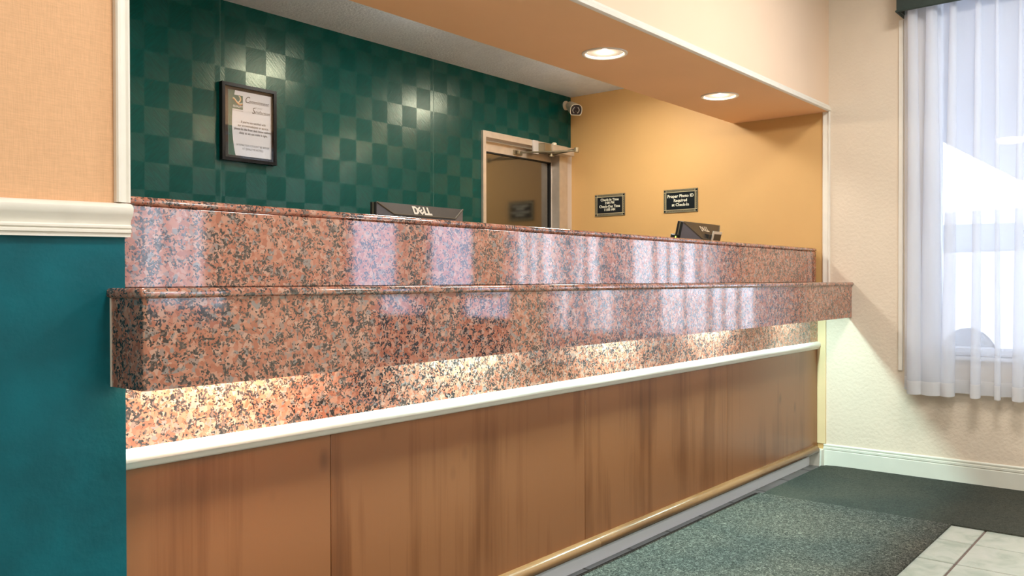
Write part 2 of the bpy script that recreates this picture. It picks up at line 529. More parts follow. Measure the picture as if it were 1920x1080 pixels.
def text_vf(s, size, bold=0.0, shear=0.0, align='CENTER', thick=0.0):
    """flat lettering in the x-y plane, baseline at 0"""
    cu = bpy.data.curves.new('lettering', 'FONT')
    cu.body = s; cu.size = size; cu.align_x = align; cu.shear = shear; cu.offset = bold; cu.extrude = thick
    cu.resolution_u = 3
    to = bpy.data.objects.new('lettering', cu)
    COL.objects.link(to)
    dg = bpy.context.evaluated_depsgraph_get()
    me = to.evaluated_get(dg).to_mesh()
    V = [tuple(v.co) for v in me.vertices]; F = [tuple(p.vertices) for p in me.polygons]
    to.evaluated_get(dg).to_mesh_clear()
    bpy.data.objects.remove(to); bpy.data.curves.remove(cu)
    return V, F

def place(vf, o, u, v, su=1.0):
    """map flat (x, y, z) shapes onto a plane with axes u, v and normal u x v"""
    o, u, v = Vector(o), Vector(u), Vector(v)
    w_ = u.cross(v)
    return [o + u * (p[0] * su) + v * p[1] + w_ * (p[2] if len(p) > 2 else 0) for p in vf[0]], vf[1]

def light(name, kind, loc, parent, power, color, size=0.1, size_y=None, spot=None, dirn=(0, 0, -1)):
    d = bpy.data.lights.new(name, kind)
    d.energy = power; d.color = color
    if kind == 'AREA':
        d.shape = 'RECTANGLE'; d.size = size; d.size_y = size_y or size
    else:
        d.shadow_soft_size = size
    if spot:
        d.spot_size = math.radians(spot); d.spot_blend = 0.9
    o = bpy.data.objects.new(name, d)
    COL.objects.link(o)
    o.parent = parent
    o.location = Vector(loc) - ORG[parent]
    o.rotation_euler = Vector(dirn).to_track_quat('-Z', 'Y').to_euler()
    return o

# ================================================================== STRUCTURE
# ---- floor: grout bed, tiles laid on it
floor = structure(box('floor', XL, XW + 0.02, YR, YB + 0.02, -0.12, -0.004, 'grout'))
PX = 0.3215
gx = [4.994 + 0.3215 * k for k in range(-28, 2)]
gy = [0.793 + 0.3215 * k for k in range(-28, 5)]
tv = bev(boxv(-PX / 2 + 0.005, PX / 2 - 0.005, -PX / 2 + 0.005, PX / 2 - 0.005, -0.012, 0.0), 0.002, 1,
         lambda a, b: a.z > -0.001 and b.z > -0.001)
tile0 = None
rest = []
spots = []
for x in gx:
    for y in gy:
        cx, cy = x - PX / 2, y + PX / 2
        if cx - PX / 2 < XL or cy - PX / 2 < YR or cx > XW - 0.05: continue
        spots.append((cx, cy))
spots.sort(key=lambda s: (s[0] - 3.6) ** 2 + (s[1] - 1.0) ** 2)
# last narrow course along the window wall is cut
for i, (cx, cy) in enumerate(spots):
    if i < 290:
        if tile0 is None:
            tile0 = obj('tile', *tv, 'floor_tile', floor, smooth=True)
            t = tile0
        else:
            t = tile0.copy(); COL.objects.link(t); t.parent = floor
        t.location = Vector((cx, cy, -0.006)) - ORG[floor]
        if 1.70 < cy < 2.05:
            t.material_slots[0].link = 'OBJECT'; t.material_slots[0].material = MAT['dark_row_tile']
    else:
        v, f = boxv(cx - PX / 2 + 0.005, cx + PX / 2 - 0.005, cy - PX / 2 + 0.005, cy + PX / 2 - 0.005, -0.012, 0.0)
        rest.append((v, f))
far = obj('distant_tiles', *merge(*rest), 'floor_tile', floor)
far['kind'] = 'stuff'
for y in gy:
    if y + PX > YB: continue
    box('tile', 4.999, XW - 0.002, y + 0.005, y + PX - 0.005, -0.012, 0.0, 'dark_row_tile' if 1.6 < y < 1.9 else 'floor_tile', floor)

# ---- walls
# front wall left of the opening: teal below the chair rail, peach paper above
wl = structure(box('wall_left', XL, XO - 0.003, YF, 1.95, 0, 1.245, 'teal_paint'))
box('wallpaper', XL, XO - 0.003, YF, 1.95, 1.245, ZL, 'peach_wallpaper', wl)
# window wall with openings: curtained window, entrance doors, sidelight, far window
W1 = (-0.62, 1.245, 0.70, 2.86)
D1 = (-2.62, -0.95, 0.0, 2.25)
S1 = (-2.90, -2.78, 0.70, 2.25)
W2 = (-6.9, -5.0, 0.78, 2.6)
T = 0.16
def wall_x(x0, x1, y0, y1, z0, z1, holes):
    parts = []
    ys = y0
    for h0, h1, a, b in sorted(holes):
        parts.append(boxv(x0, x1, ys, h0, z0, z1))
        if a > z0: parts.append(boxv(x0, x1, h0, h1, z0, a))
        parts.append(boxv(x0, x1, h0, h1, b, z1))
        ys = h1
    parts.append(boxv(x0, x1, ys, y1, z0, z1))
    return merge(*parts)
wr = structure(obj('wall_right', *wall_x(XW, XW + T, YR, 1.822, 0, ZL, [W1, D1, S1, W2]), 'cream_wall'))
structure(box('wall_office_right', XW, XW + T, 1.822, YB + 0.14, 0, ZL, 'ochre_paint'))
# green wall with the door opening
DX0, DX1, DZ = 4.228, 5.148, 2.063
structure(obj('wall_back', *merge(boxv(-0.6, 4.20, YB, YB + 0.14, 0, ZC + 0.1), boxv(4.20, XW, YB, YB + 0.14, 2.10, ZC + 0.1)), 'green_wallpaper'))
structure(box('wall_office_left', -0.74, -0.6, 1.95, YB + 0.14, 0, ZC + 0.1, 'ochre_paint'))
structure(box('wall_lobby_left', XL - 0.14, XL, YR - 0.14, 1.95, 0, ZL, 'lobby_paint'))
structure(box('wall_lobby_rear', XL, XW + T, YR - 0.14, YR, 0, ZL, 'lobby_paint'))
structure(box('ceiling_lobby', XL - 0.14, XW + T, YR - 0.14, YF, ZL, ZL + 0.12, 'ceiling_white'))

# office ceiling (slightly uneven plaster edge left plain)
OFFICE_LIGHTS = [(1.35, 2.88), (3.10, 2.88), (4.46, 2.87)]
structure(box('ceiling', -0.74, XW, YS, YB, ZC, ZC + 0.12, 'ceiling_white'))

# soffit over the counter: papered front, painted underside with round holes for the lamps
structure(box('wall_soffit', XO - 0.003, XW, YF, YF + 0.12, ZS + 0.012, ZL, 'soffit_front_paint'))
DOWN = [(0.92, 2.115), (2.07, 2.115), (3.222, 2.112), (4.372, 2.115)]
HR = 0.086
def soffit_under():
    parts = []
    xs = [XO - 0.003] + [(DOWN[i][0] + DOWN[i + 1][0]) / 2 for i in range(1, 3)] + [XW]
    lamps = DOWN[1:]
    for k, (cx, cy) in enumerate(lamps):
        x0, x1 = xs[k], xs[k + 1]
        y0, y1 = YF, YS
        n = 48
        inner, outer = [], []
        for i in range(n):
            a = 2 * math.pi * i / n
            c, s = math.cos(a), math.sin(a)
            inner.append((cx + HR * c, cy + HR * s))
            tx = ((x1 - cx) / c if c > 1e-9 else (x0 - cx) / c if c < -1e-9 else 1e9)
            ty = ((y1 - cy) / s if s > 1e-9 else (y0 - cy) / s if s < -1e-9 else 1e9)
            t = min(tx, ty)
            outer.append((cx + t * c, cy + t * s))
        V = [(x, y, ZS) for x, y in inner] + [(x, y, ZS) for x, y in outer]
        F = [(i, (i + 1) % n, n + (i + 1) % n, n + i) for i in range(n)]
        # fill the four corners
        m = len(V)
        for (X_, Y_) in ((x1, y1), (x0, y1), (x0, y0), (x1, y0)):
            V.append((X_, Y_, ZS))
        for q, (X_, Y_) in enumerate(((x1, y1), (x0, y1), (x0, y0), (x1, y0))):
            ang = math.atan2(Y_ - cy, X_ - cx) % (2 * math.pi)
            i = int(ang / (2 * math.pi) * n)
            F.append((n + i, m + q, n + (i + 1) % n))
        # collar going up so the sheet has thickness at the hole
        c0 = len(V)
        V += [(x, y, ZS + 0.012) for x, y in inner]
        F += [(i, (i + 1) % n, c0 + (i + 1) % n, c0 + i) for i in range(n)]
        parts.append((V, F))
    parts.append(([(XO - 0.003, YS, ZS), (XW, YS, ZS), (XW, YS, ZC + 0.12), (XO - 0.003, YS, ZC + 0.12)], [(0, 1, 2, 3)]))
    return merge(*parts)
us = obj('ceiling_soffit', *soffit_under(), 'soffit_orange_paint')
structure(us)
# soffit body left of the opening closes the space above the office
structure(box('ceiling_office_edge', -0.74, XO - 0.003, 1.95, YS, ZC, ZC + 0.12, 'ceiling_white'))

# ---- trims
# soffit edge moulding
zt0, zt1 = ZS, ZS + 0.036
pr = [(YF, zt0), (YF - 0.010, zt0), (YF - 0.016, zt0 + 0.004), (YF - 0.016, zt0 + 0.012), (YF - 0.011, zt0 + 0.016), (YF - 0.012, zt0 + 0.024),
      (YF - 0.007, zt0 + 0.030), (YF - 0.006, zt1), (YF, zt1)]
structure(obj('trim_1', *prism([(XO, y, z) for y, z in pr], (XW - XO, 0, 0)), 'white_trim', smooth=True))
# left casing of the opening
pc = [(0.871, YF), (0.871, YF - 0.012), (0.874, YF - 0.016), (0.879, YF - 0.016), (0.882, YF - 0.011), (0.893, YF - 0.010),
      (0.897, YF - 0.013), (0.901, YF - 0.013), (0.903, YF - 0.008), (0.903, 1.95), (XO - 0.003, 1.95), (XO - 0.003, YF)]
structure(obj('trim_2', *prism([(x, y, 1.288) for x, y in pc], (0, 0, ZS - 1.288)), 'white_trim', smooth=True))
# right casing on the end wall
pc = [(XW, 1.843), (XW - 0.010, 1.843), (XW - 0.014, 1.839), (XW - 0.014, 1.830), (XW - 0.010, 1.824), (XW - 0.010, 1.812),
      (XW - 0.016, 1.806), (XW - 0.016, 1.802), (XW - 0.010, 1.799), (XW, 1.799)]
structure(obj('trim_3', *prism([(x, y, 1.106) for x, y in pc], (0, 0, ZS - 1.106)), 'white_trim', smooth=True))
# chair rail on the left wall, sagging slightly to the left
tz = 1.2865
pr = [(0.0, -0.072), (0.0, 0.0), (-0.010, 0.0), (-0.020, -0.004), (-0.0255, -0.010), (-0.026, -0.016), (-0.022, -0.026), (-0.015, -0.036), (-0.012, -0.046),
      (-0.017, -0.049), (-0.017, -0.053), (-0.013, -0.055), (-0.016, -0.058), (-0.016, -0.063), (-0.012, -0.065), (-0.012, -0.072)]
structure(obj('trim_4', *prism([(0.901, YF + a, tz + c) for a, c in pr], (-1.3, 0, -0.026)), 'white_trim', smooth=True))
# bare timber edge below the ledge at the end wall
structure(box('trim_5', XW - 0.012, XW, 1.822, 1.874, 0.13, 0.9, 'cream_board', r=0.003))

structure(box('trim_6', XW - 0.012, XW, 1.386, 1.410, 0.60, 2.60, 'white_trim', r=0.003))

# baseboard of the window wall with a beaded top
def baseboard(y0, y1, name):
    pb = [(0, 0), (0, 0.130), (-0.006, 0.130), (-0.010, 0.125), (-0.010, 0.120), (-0.006, 0.117), (-0.006, 0.113), (-0.014, 0.110), (-0.014, 0.100), (-0.010, 0.096), (-0.014, 0.092), (-0.014, 0)]
    o = obj(name, *prism([(XW + a, y0, z) for a, z in pb], (0, y1 - y0, 0)), 'baseboard_paint', smooth=True)
    return structure(o)
baseboard(D1[1], 1.835, 'baseboard_right')
structure(box('baseboard_office', XW - 0.062, XW, 1.829, 1.905, 0, 0.098, 'baseboard_paint', r=0.002))

# ---- window behind the curtain
def window(name, y0, y1, z0, z1, mull):
    parts = []
    xa, xb = XW + 0.05, XW + 0.10
    fw = 0.045
    for a, b, c, d in ((y0, y0 + fw, z0, z1), (y1 - fw, y1, z0, z1), (y0, y1, z0, z0 + fw), (y0, y1, z1 - fw, z1)):
        parts.append(boxv(xa, xb, a, b, c, d))
    o = structure(obj(name, *merge(*parts), 'window_frame'))
    for y in mull:
        box('mullion', xa, xb, y - 0.02, y + 0.02, z0 + fw, z1 - fw, 'window_frame', o)
    ed = [y0 + fw] + list(mull) + [y1 - fw]
    for a, b in zip(ed[:-1], ed[1:]):
        box('pane', xa + 0.02, xa + 0.026, a, b, z0 + fw, z1 - fw, 'window_glass', o)
    box('sill', XW - 0.02, XW + 0.06, y0 - 0.02, y1 + 0.02, z0 - 0.022, z0, 'window_frame', o, r=0.004)
    return o
window('window_1', *W1, [])
window('window_2', *W2, [-5.95])
window('window_3', *S1, [])
# entrance door pair, seen only in the polished stone
dr = structure(obj('door_2', *merge(boxv(XW + 0.04, XW + 0.12, D1[0], D1[0] + 0.05, 0, D1[3]), boxv(XW + 0.04, XW + 0.12, D1[1] - 0.05, D1[1], 0, D1[3]),
                                  boxv(XW + 0.04, XW + 0.12, -1.90, -1.53, 0, D1[3]), boxv(XW + 0.04, XW + 0.12, D1[0], D1[1], D1[3] - 0.05, D1[3])), 'aluminium_light'))
for a, b in ((-2.57, -1.90), (-1.53, -1.0)):
    box('kick_panel', XW + 0.06, XW + 0.10, a, b, 0.01, 0.82, 'canopy_soffit', dr)
    box('pane', XW + 0.075, XW + 0.081, a, b, 0.82, D1[3] - 0.05, 'tinted_glass', dr)
    box('push_bar', XW + 0.0, XW + 0.03, a + 0.04, b - 0.04, 0.98, 1.02, 'aluminium_light', dr, r=0.008)

# ---- office door: aluminium frame, filmed glass leaf, closer
d1 = structure(obj('door_1', *merge(boxv(4.20, 4.229, YB - 0.018, YB + 0.12, 0, 2.10), boxv(5.036, 5.137, YB - 0.018, YB + 0.12, 0, 2.10),
                                  boxv(4.229, 5.036, YB - 0.018, YB + 0.12, 2.060, 2.10)), 'aluminium'))
box('jamb_filler', 5.139, XW, YB - 0.008, YB + 0.12, 0, 2.10, 'aluminium_light', d1)
YD = YB + 0.052
lf = obj('door_leaf', *merge(boxv(4.231, 4.291, YD, YD + 0.045, 0.01, 2.050), boxv(5.0350, 5.0355, YD, YD + 0.045, 0.01, 2.050),
                             boxv(4.291, 5.032, YD, YD + 0.045, 1.980, 2.050), boxv(4.291, 5.032, YD, YD + 0.045, 0.01, 0.26)), 'aluminium', d1)
box('hinge_stile', 5.026, 5.0349, YD, YD + 0.045, 0.01, 1.979, 'aluminium_light', lf)
obj('gasket', *merge(boxv(5.016, 5.026, YD - 0.001, YD + 0.04, 0.26, 1.980), boxv(4.291, 5.026, YD - 0.002, YD + 0.04, 1.973, 1.981), boxv(4.288, 4.293, YD - 0.002, YD + 0.04, 0.26, 1.980)), 'gasket', lf)
box('glass', 4.293, 5.016, YD + 0.012, YD + 0.018, 0.26, 1.975, 'door_film_glass', lf)
# dark lobby behind the filmed glass
structure(obj('wall_corridor', *merge(boxv(3.9, 5.4, YB + 1.2, YB + 1.25, 0, 2.6), boxv(3.9, 3.95, YB + 0.14, YB + 1.2, 0, 2.6), boxv(5.37, 5.42, YB + 0.14, YB + 1.2, 0, 2.6), boxv(3.9, 5.42, YB + 0.14, YB + 1.25, 2.6, 2.65)), 'lobby_paint'))
cl = box('closer_body', 4.855, 5.115, YB - 0.095, YB - 0.018, 2.022, 2.078, 'aluminium', d1, r=0.004)
box('closer_end', 4.775, 4.855, YB - 0.085, YB - 0.018, 2.012, 2.082, 'closer_metal', d1, r=0.006)
box('mounting_plate', 4.715, 4.775, YB - 0.030, YB - 0.018, 2.005, 2.10, 'aluminium_light', d1, r=0.003)
obj('valve_screw', *lathe([(0.018, 0), (0.018, 0.02), (0.010, 0.026)], (4.93, YB - 0.05, 2.078), (0, 0, 1), 12), 'camera_white', d1, smooth=True)
PV = Vector((4.88, YB - 0.06, 2.012)); EL = Vector((4.800, 3.375, 2.012)); SH = Vector((4.62, YB + 0.045, 2.005))
am = obj('closer_arm', *merge(rod(PV, EL, 0.008), lathe([(0.022, 0), (0.022, 0.025)], PV - Vector((0, 0, 0.015)), (0, 0, 1), 14), lathe([(0.017, 0), (0.017, 0.03)], EL - Vector((0, 0, 0.018)), (0, 0, 1), 14)), 'closer_metal', d1, smooth=True)
obj('closer_forearm', *rod(EL - Vector((0, 0, 0.010)), SH - Vector((0, 0.02, 0.0)), 0.006), 'closer_metal', d1, smooth=True)
obj('arm_shoe', *merge(boxv(SH.x - 0.03, SH.x + 0.06, YB + 0.040, YB + 0.060, 1.992, 2.022), lathe([(0.014, 0), (0.014, 0.02)], SH + Vector((0, -0.02, -0.01)), (0, 0, 1), 12)), 'closer_metal', d1)

# ================================================================== RECEPTION DESK
desk = thing('reception_desk', (3.06, 2.0, 0), 'long reception desk front of reddish wood panels below pink granite', 'desk')
XD0, XD1 = 0.93, 5.190
box('body', XD0 - 0.03, XD1, YP + 0.022, YP + 0.10, 0.078, 1.285, 'worktop_laminate', desk)
edges = [0.90, 1.494, 2.716, 3.95, XD1]
for a, b in zip(edges[:-1], edges[1:]):
    box('wood_panel', a + 0.0008, b - 0.0008, YP, YP + 0.02, 0.115, 0.715, 'cherry_wood', desk, r=0.0012, seg=1)
box('toe_kick', 0.90, XW - 0.065, 1.900, 1.918, 0.0, 0.078, 'white_paint', desk)
lg = box('lower_granite', 0.90, XD1, YP - 0.002, YP + 0.02, 0.735, 1.084, 'granite', desk)
# white moulding between stone and wood
wz = 0.700
pr = [(0, 0), (-0.006, 0.001), (-0.012, 0.006), (-0.014, 0.013), (-0.020, 0.019), (-0.0215, 0.028), (-0.019, 0.037), (-0.012, 0.043), (-0.004, 0.047), (0, 0.047)]
obj('white_rail', *prism([(0.90, YP + y, wz + z) for y, z in pr], (5.199 - 0.90, 0, 0)), 'white_trim', desk, smooth=True)
# oak kick rail in two lengths
pr = []
for i in range(13):
    a = math.pi * i / 12
    pr.append((-0.034 * math.sin(a) ** 0.8, 0.0995 + 0.0235 * math.cos(a)))
pr = [(0.03, 0.123)] + pr + [(0.03, 0.076)]
for a, b in ((0.90, 2.7765), (2.7775, 5.139)):
    obj('kick_rail', *prism([(a, YP + y, z) for y, z in pr], (b - a, 0, 0)), 'oak_rail', desk, smooth=True)

up = thing('granite_riser', (3.05, 1.90, 1.106), 'upper slab of pink speckled granite with rounded cap along the desk', 'counter')
box('riser_slab', 0.90, 5.168, YP, YP + 0.02, 1.106, 1.290, 'granite', up, r=0.0015, seg=1)
pr = []
for i in range(9):
    a = math.pi * i / 8
    pr.append((YP + 0.008 - 0.0135 * math.sin(a), 1.3005 + 0.0105 * math.cos(a)))
pr = [(2.16, 1.311)] + pr + [(2.16, 1.290)]
for a, b in ((0.90, 2.716), (2.7175, 5.160)):
    vf = prism([(a, y, z) for y, z in pr], (b - a, 0, 0))
    obj('cap', *vf, 'granite', up, smooth=True)

led = thing('granite_ledge', (3.03, 1.75, 0.897), 'projecting pink granite ledge with polished apron across the whole desk front', 'counter')
pick_front = lambda a, b: (a.y < 1.664 and b.y < 1.664 and abs(a.z - b.z) < 1e-4) or (a.x < 0.857 and b.x < 0.857 and abs(a.z - b.z) < 1e-4) or (a.x < 0.857 and b.x < 0.857 and a.y < 1.664 and b.y < 1.664)
box('ledge_top', 0.854, XW - 0.001, 1.662, YP - 0.002, 1.085, 1.106, 'granite', led, r=0.0085, seg=4, pick=pick_front)
box('front_apron', 0.863, XW - 0.001, 1.672, 1.692, 0.897, 1.0845, 'granite', led, r=0.009, seg=4, pick=lambda a, b: a.x < 0.87 and b.x < 0.87 and a.y < 1.68 and b.y < 1.68)
box('end_apron', 0.863, 0.883, 1.6925, YF - 0.001, 0.897, 1.0845, 'granite', led)
# bead of sealant where the ledge meets the wall
box('sealant', 0.8605, 0.8628, YF - 0.004, YF - 0.0005, 0.897, 1.0845, 'white_trim', led)

# under-ledge strip lights
STR = [(1.15, 'warm'), (2.02, ''), (2.89, ''), (3.76, ''), (4.66, '')]
nth = ['first and warmest', 'second', 'third', 'fourth', 'fifth']
for i, (x, k) in enumerate(STR):
    t = thing('strip_light', (x, 1.812, 1.062), '%s strip light from the teal wall, hidden under the granite ledge' % nth[i], 'light', 'strip lights under the ledge')
    box('housing', x - 0.20, x + 0.20, 1.787, 1.837, 1.068, 1.0845, 'lamp_white', t, r=0.003)
    box('diffuser', x - 0.19, x + 0.19, 1.792, 1.832, 1.062, 1.068, 'strip_diffuser', t)
    light('strip_glow', 'AREA', (x, 1.812, 1.060), t, STRIP_W * (0.45 if i == 4 else 0.9), STRIP_WARM if k else STRIP_C, 0.36, 0.035)

# work counter behind, carrying the monitors
wc = thing('work_counter', (3.0, 2.45, 0), 'clerk work counter hidden behind the granite riser', 'desk')
box('worktop', 1.0, 5.10, 2.0, 2.85, 0.93, 0.96, 'worktop_laminate', wc, r=0.003)
for x in (1.1, 2.4, 3.7, 5.0):
    box('support', x - 0.015, x + 0.015, 2.05, 2.80, 0, 0.93, 'worktop_laminate', wc)

# ================================================================== MONITORS
def dell_letters(h):
    """bold slab letters with a tilted E, height h, centred"""
    def poly(pts): return [(x, y, 0) for x, y in pts], [tuple(range(len(pts)))]
    P = []
    # D as ring quads
    out = [(0, 0), (0.50, 0), (0.80, 0.25), (0.80, 0.75), (0.50, 1.0), (0, 1.0)]
    inn = [(0.25, 0.22), (0.43, 0.22), (0.54, 0.36), (0.54, 0.64), (0.43, 0.78), (0.25, 0.78)]
    V = [(x, y, 0) for x, y in out + inn]; F = [(i, (i + 1) % 6, 6 + (i + 1) % 6, 6 + i) for i in range(6)]
    P.append((V, F))
    # E, tilted
    E_ = [[(0, 0), (0.24, 0), (0.24, 1), (0, 1)], [(0.24, 0), (0.70, 0), (0.70, 0.22), (0.24, 0.22)], [(0.24, 0.39), (0.66, 0.39), (0.66, 0.61), (0.24, 0.61)], [(0.24, 0.78), (0.70, 0.78), (0.70, 1), (0.24, 1)]]
    ca, sa = math.cos(0.65), math.sin(0.65)
    for q in E_:
        pts = []
        for x, y in q:
            a, b = (x - 0.35) * 0.86, (y - 0.5) * 0.86
            pts.append((1.18 + a * ca - b * sa, 0.50 + a * sa + b * ca))
        P.append(poly(pts))
    for x0 in (1.62, 2.20):
        P.append(poly([(x0, 0), (x0 + 0.25, 0), (x0 + 0.25, 1), (x0, 1)]))
        P.append(poly([(x0 + 0.25, 0), (x0 + 0.60, 0), (x0 + 0.60, 0.24), (x0 + 0.25, 0.24)]))
    V, F = merge(*P)
    return [((x - 1.40) * h, (y - 0.5) * h, 0) for x, y, z in V], F

def monitor(x0, x1, yb, ztop, hgt, tilt, label, bulge, logo_h, logo_x, logo_dz, hub=False):
    """back of the monitor faces the lobby (-y); tilt leans its top towards the lobby"""
    xc = (x0 + x1) / 2
    zb = 0.96
    m = thing('computer_monitor', (xc, yb + 0.05, zb), label, 'monitor', 'computer monitors behind the counter')
    pv = Vector((xc, yb, ztop))
    R_ = Matrix.Rotation(tilt, 3, 'X')
    def tf(vf):
        return [pv + R_ @ (Vector(p) - pv) for p in vf[0]], vf[1]
    zl = ztop - hgt
    obj('casing', *tf(bev(boxv(x0, x1, yb, yb + 0.016, zl, ztop), 0.002, 1)), 'black_plastic', m)
    obj('bezel', *tf(bev(boxv(x0, x1, yb + 0.021, yb + 0.036, zl, ztop), 0.002, 1)), 'black_plastic', m)
    obj('seam_strip', *tf(boxv(x0 + 0.001, x1 - 0.001, yb + 0.015, yb + 0.022, zl + 0.001, ztop - 0.001)), 'closer_metal', m)
    obj('screen', *tf(boxv(x0 + 0.014, x1 - 0.014, yb + 0.0355, yb + 0.0365, zl + 0.014, ztop - 0.014)), 'car_glass', m)
    # sloping back cover: a hopper whose top face carries the badge
    a, d = bulge
    e = 0.0008
    O = [(x0 + 0.002, yb - e, zl + 0.002), (x1 - 0.002, yb - e, zl + 0.002), (x1 - 0.002, yb - e, ztop - 0.001), (x0 + 0.002, yb - e, ztop - 0.001)]
    I = [(x0 + a, yb - d, zl + a), (x1 - a, yb - d, zl + a), (x1 - a, yb - d, ztop - a * 0.62), (x0 + a, yb - d, ztop - a * 0.62)]
    V = O + I
    cv = obj('back_cover', *tf((V, [(4, 5, 6, 7), (0, 1, 5, 4), (2, 3, 7, 6), (0, 3, 2, 1)])), 'monitor_back', m)
    obj('side_panel', *tf((V, [(3, 0, 4, 7)])), 'monitor_side_panel', cv)
    obj('side_panel', *tf((V, [(1, 2, 6, 5)])), 'monitor_side_panel', cv)
    # raised ridges along the hips and fold
    rid = []
    for p, q in ((O[3], I[3]), (O[2], I[2]), (I[3], I[2])):
        rid.append(rod(Vector(p) + Vector((0, -0.001, 0)), Vector(q) + Vector((0, -0.001, 0)), 0.0035, 6))
    obj('ridge', *tf(merge(*rid)), 'monitor_ridge', cv)
    # badge on the upper sloping face
    n_ = (Vector(I[2]) - Vector(O[2])); sl = Vector((0, -d, -(a * 0.62))).normalized()
    c_ = Vector((logo_x, yb, ztop)) + sl * logo_dz
    nrm = Vector((1, 0, 0)).cross(-sl)
    lv = place(dell_letters(logo_h), c_ + nrm * 0.0025, (1, 0, 0), -sl)
    obj('badge', *tf(lv), 'silver_logo', cv)
    # neck and foot
    box('neck', xc - 0.04, xc + 0.04, yb + 0.0 - d * 0.6, yb + 0.02 - d * 0.6 + 0.03, zb + 0.01, ztop - hgt * 0.4, 'black_plastic', m, r=0.006)
    box('foot', xc - 0.13, xc + 0.13, yb - 0.06, yb + 0.14, zb, zb + 0.014, 'black_plastic', m, r=0.005)
    if hub:
        zc = ztop - 0.078
        hb = obj('side_box', *tf(bev(boxv(x0 - 0.045, x0 - 0.001, yb + 0.01, yb + 0.04, zc - 0.03, zc), 0.004, 1)), 'black_plastic', m)
        obj('status_lamp', *tf(boxv(x0 - 0.040, x0 - 0.030, yb + 0.009, yb + 0.0105, zc - 0.02, zc - 0.009)), 'green_led', hb)
        # pale frame of a card holder stuck to the back
        xr = x1 - 0.118
        hd = obj('card_holder', *tf(merge(boxv(xr - 0.115, xr - 0.098, yb - 0.085, yb - 0.080, ztop - 0.15, ztop - 0.030), boxv(xr - 0.098, xr, yb - 0.085, yb - 0.080, ztop - 0.046, ztop - 0.030))), 'silver_logo', m)
        obj('card', *tf(boxv(xr - 0.098, xr, yb - 0.083, yb - 0.078, ztop - 0.15, ztop - 0.046)), 'monitor_back', hd)
        obj('holder_body', *tf(boxv(xr - 0.15, xr, yb - 0.078, yb - 0.0, ztop - 0.15, ztop - 0.052)), 'black_plastic', hd)
    return m
monitor(2.175, 2.656, 2.45, 1.419, 0.33, math.radians(1.0), 'black computer monitor with bold badge, in front of the green wall', (0.070, 0.022), 0.036, 2.404, 0.026)
monitor(4.45, 4.915, 2.380, 1.457, 0.30, math.radians(13), 'small tilted computer monitor with a green light, near the ochre wall', (0.13, 0.075), 0.036, 4.672, 0.040, hub=True)

# ================================================================== WALL THINGS
# framed notice on the green wall
fx0, fx1, fz0, fz1 = 2.298, 2.606, 1.704, 2.080
fr = thing('framed_notice', ((fx0 + fx1) / 2, YB, fz0), 'black framed white satisfaction notice hanging on the green checked wall', 'picture frame')
yf = YB - 0.028
fwid = 0.016
mit = []
def ring(x0, x1, z0, z1, w_, y0, y1):
    V = []
    for y in (y0, y1):
        V += [(x0, y, z0), (x1, y, z0), (x1, y, z1), (x0, y, z1)]
        V += [(x0 + w_, y, z0 + w_), (x1 - w_, y, z0 + w_), (x1 - w_, y, z1 - w_), (x0 + w_, y, z1 - w_)]
    F = []
    for i in range(4):
        j = (i + 1) % 4
        F += [(i, j, 4 + j, 4 + i), (8 + i, 12 + i, 12 + j, 8 + j), (i, 8 + i, 8 + j, j), (4 + i, 4 + j, 12 + j, 12 + i)]
    return V, F
obj('frame', *ring(fx0, fx1, fz0, fz1, fwid, yf, YB - 0.001), 'black_frame', fr)
box('mat_board', fx0 + fwid, fx1 - fwid, YB - 0.010, YB - 0.002, fz0 + fwid, fz1 - fwid, 'mat_board', fr)
px0, px1, pz0, pz1 = 2.340, 2.585, 1.734, 2.050
yp = YB - 0.0115
pp = box('notice_sheet', px0, px1, yp, YB - 0.0102, pz0, pz1, 'paper', fr)
PW, PH = px1 - px0, pz1 - pz0
def on_sheet(vf, u, v, k=1, su=1.0):
    return place(vf, (px0 + u * PW, yp - 0.0004 * k, pz0 + v * PH), (1, 0, 0), (0, 0, 1), su)
# green curved margin
pts = [(0, 0), (0, PH)]
for i in range(13):
    v = 1 - i / 12
    pts.append(((0.155 - 0.075 * max(0.0, math.sin(math.pi * (1 - v))) ** 0.8 + 0.005 * (1 - v)) * PW, v * PH))
obj('green_margin', [(px0 + a, yp - 0.0004, pz0 + b) for a, b in pts], [tuple(range(len(pts)))], 'paper_green', pp)
# square emblem
ex, ez, es = px0 + 0.095 * PW, pz0 + 0.715 * PH, 0.235 * PW
em = obj('emblem', [(ex, yp - 0.0008, ez), (ex + es, yp - 0.0008, ez), (ex + es, yp - 0.0008, ez + es * 1.18), (ex, yp - 0.0008, ez + es * 1.18)], [(0, 1, 2, 3)], 'paper_green', pp)
def ribbon(pts, w0):
    V, F = [], []
    n = len(pts)
    for i, (x, y) in enumerate(pts):
        x1_, y1_ = pts[min(i + 1, n - 1)]; x0_, y0_ = pts[max(i - 1, 0)]
        dx, dy = x1_ - x0_, y1_ - y0_; l = math.hypot(dx, dy) or 1
        V += [(x - dy / l * w0, y + dx / l * w0, 0), (x + dy / l * w0, y - dx / l * w0, 0)]
    F = [(2 * i, 2 * i + 1, 2 * i + 3, 2 * i + 2) for i in range(n - 1)]
    return V, F
def sw(f, n=12): return [f(i / n) for i in range(n + 1)]
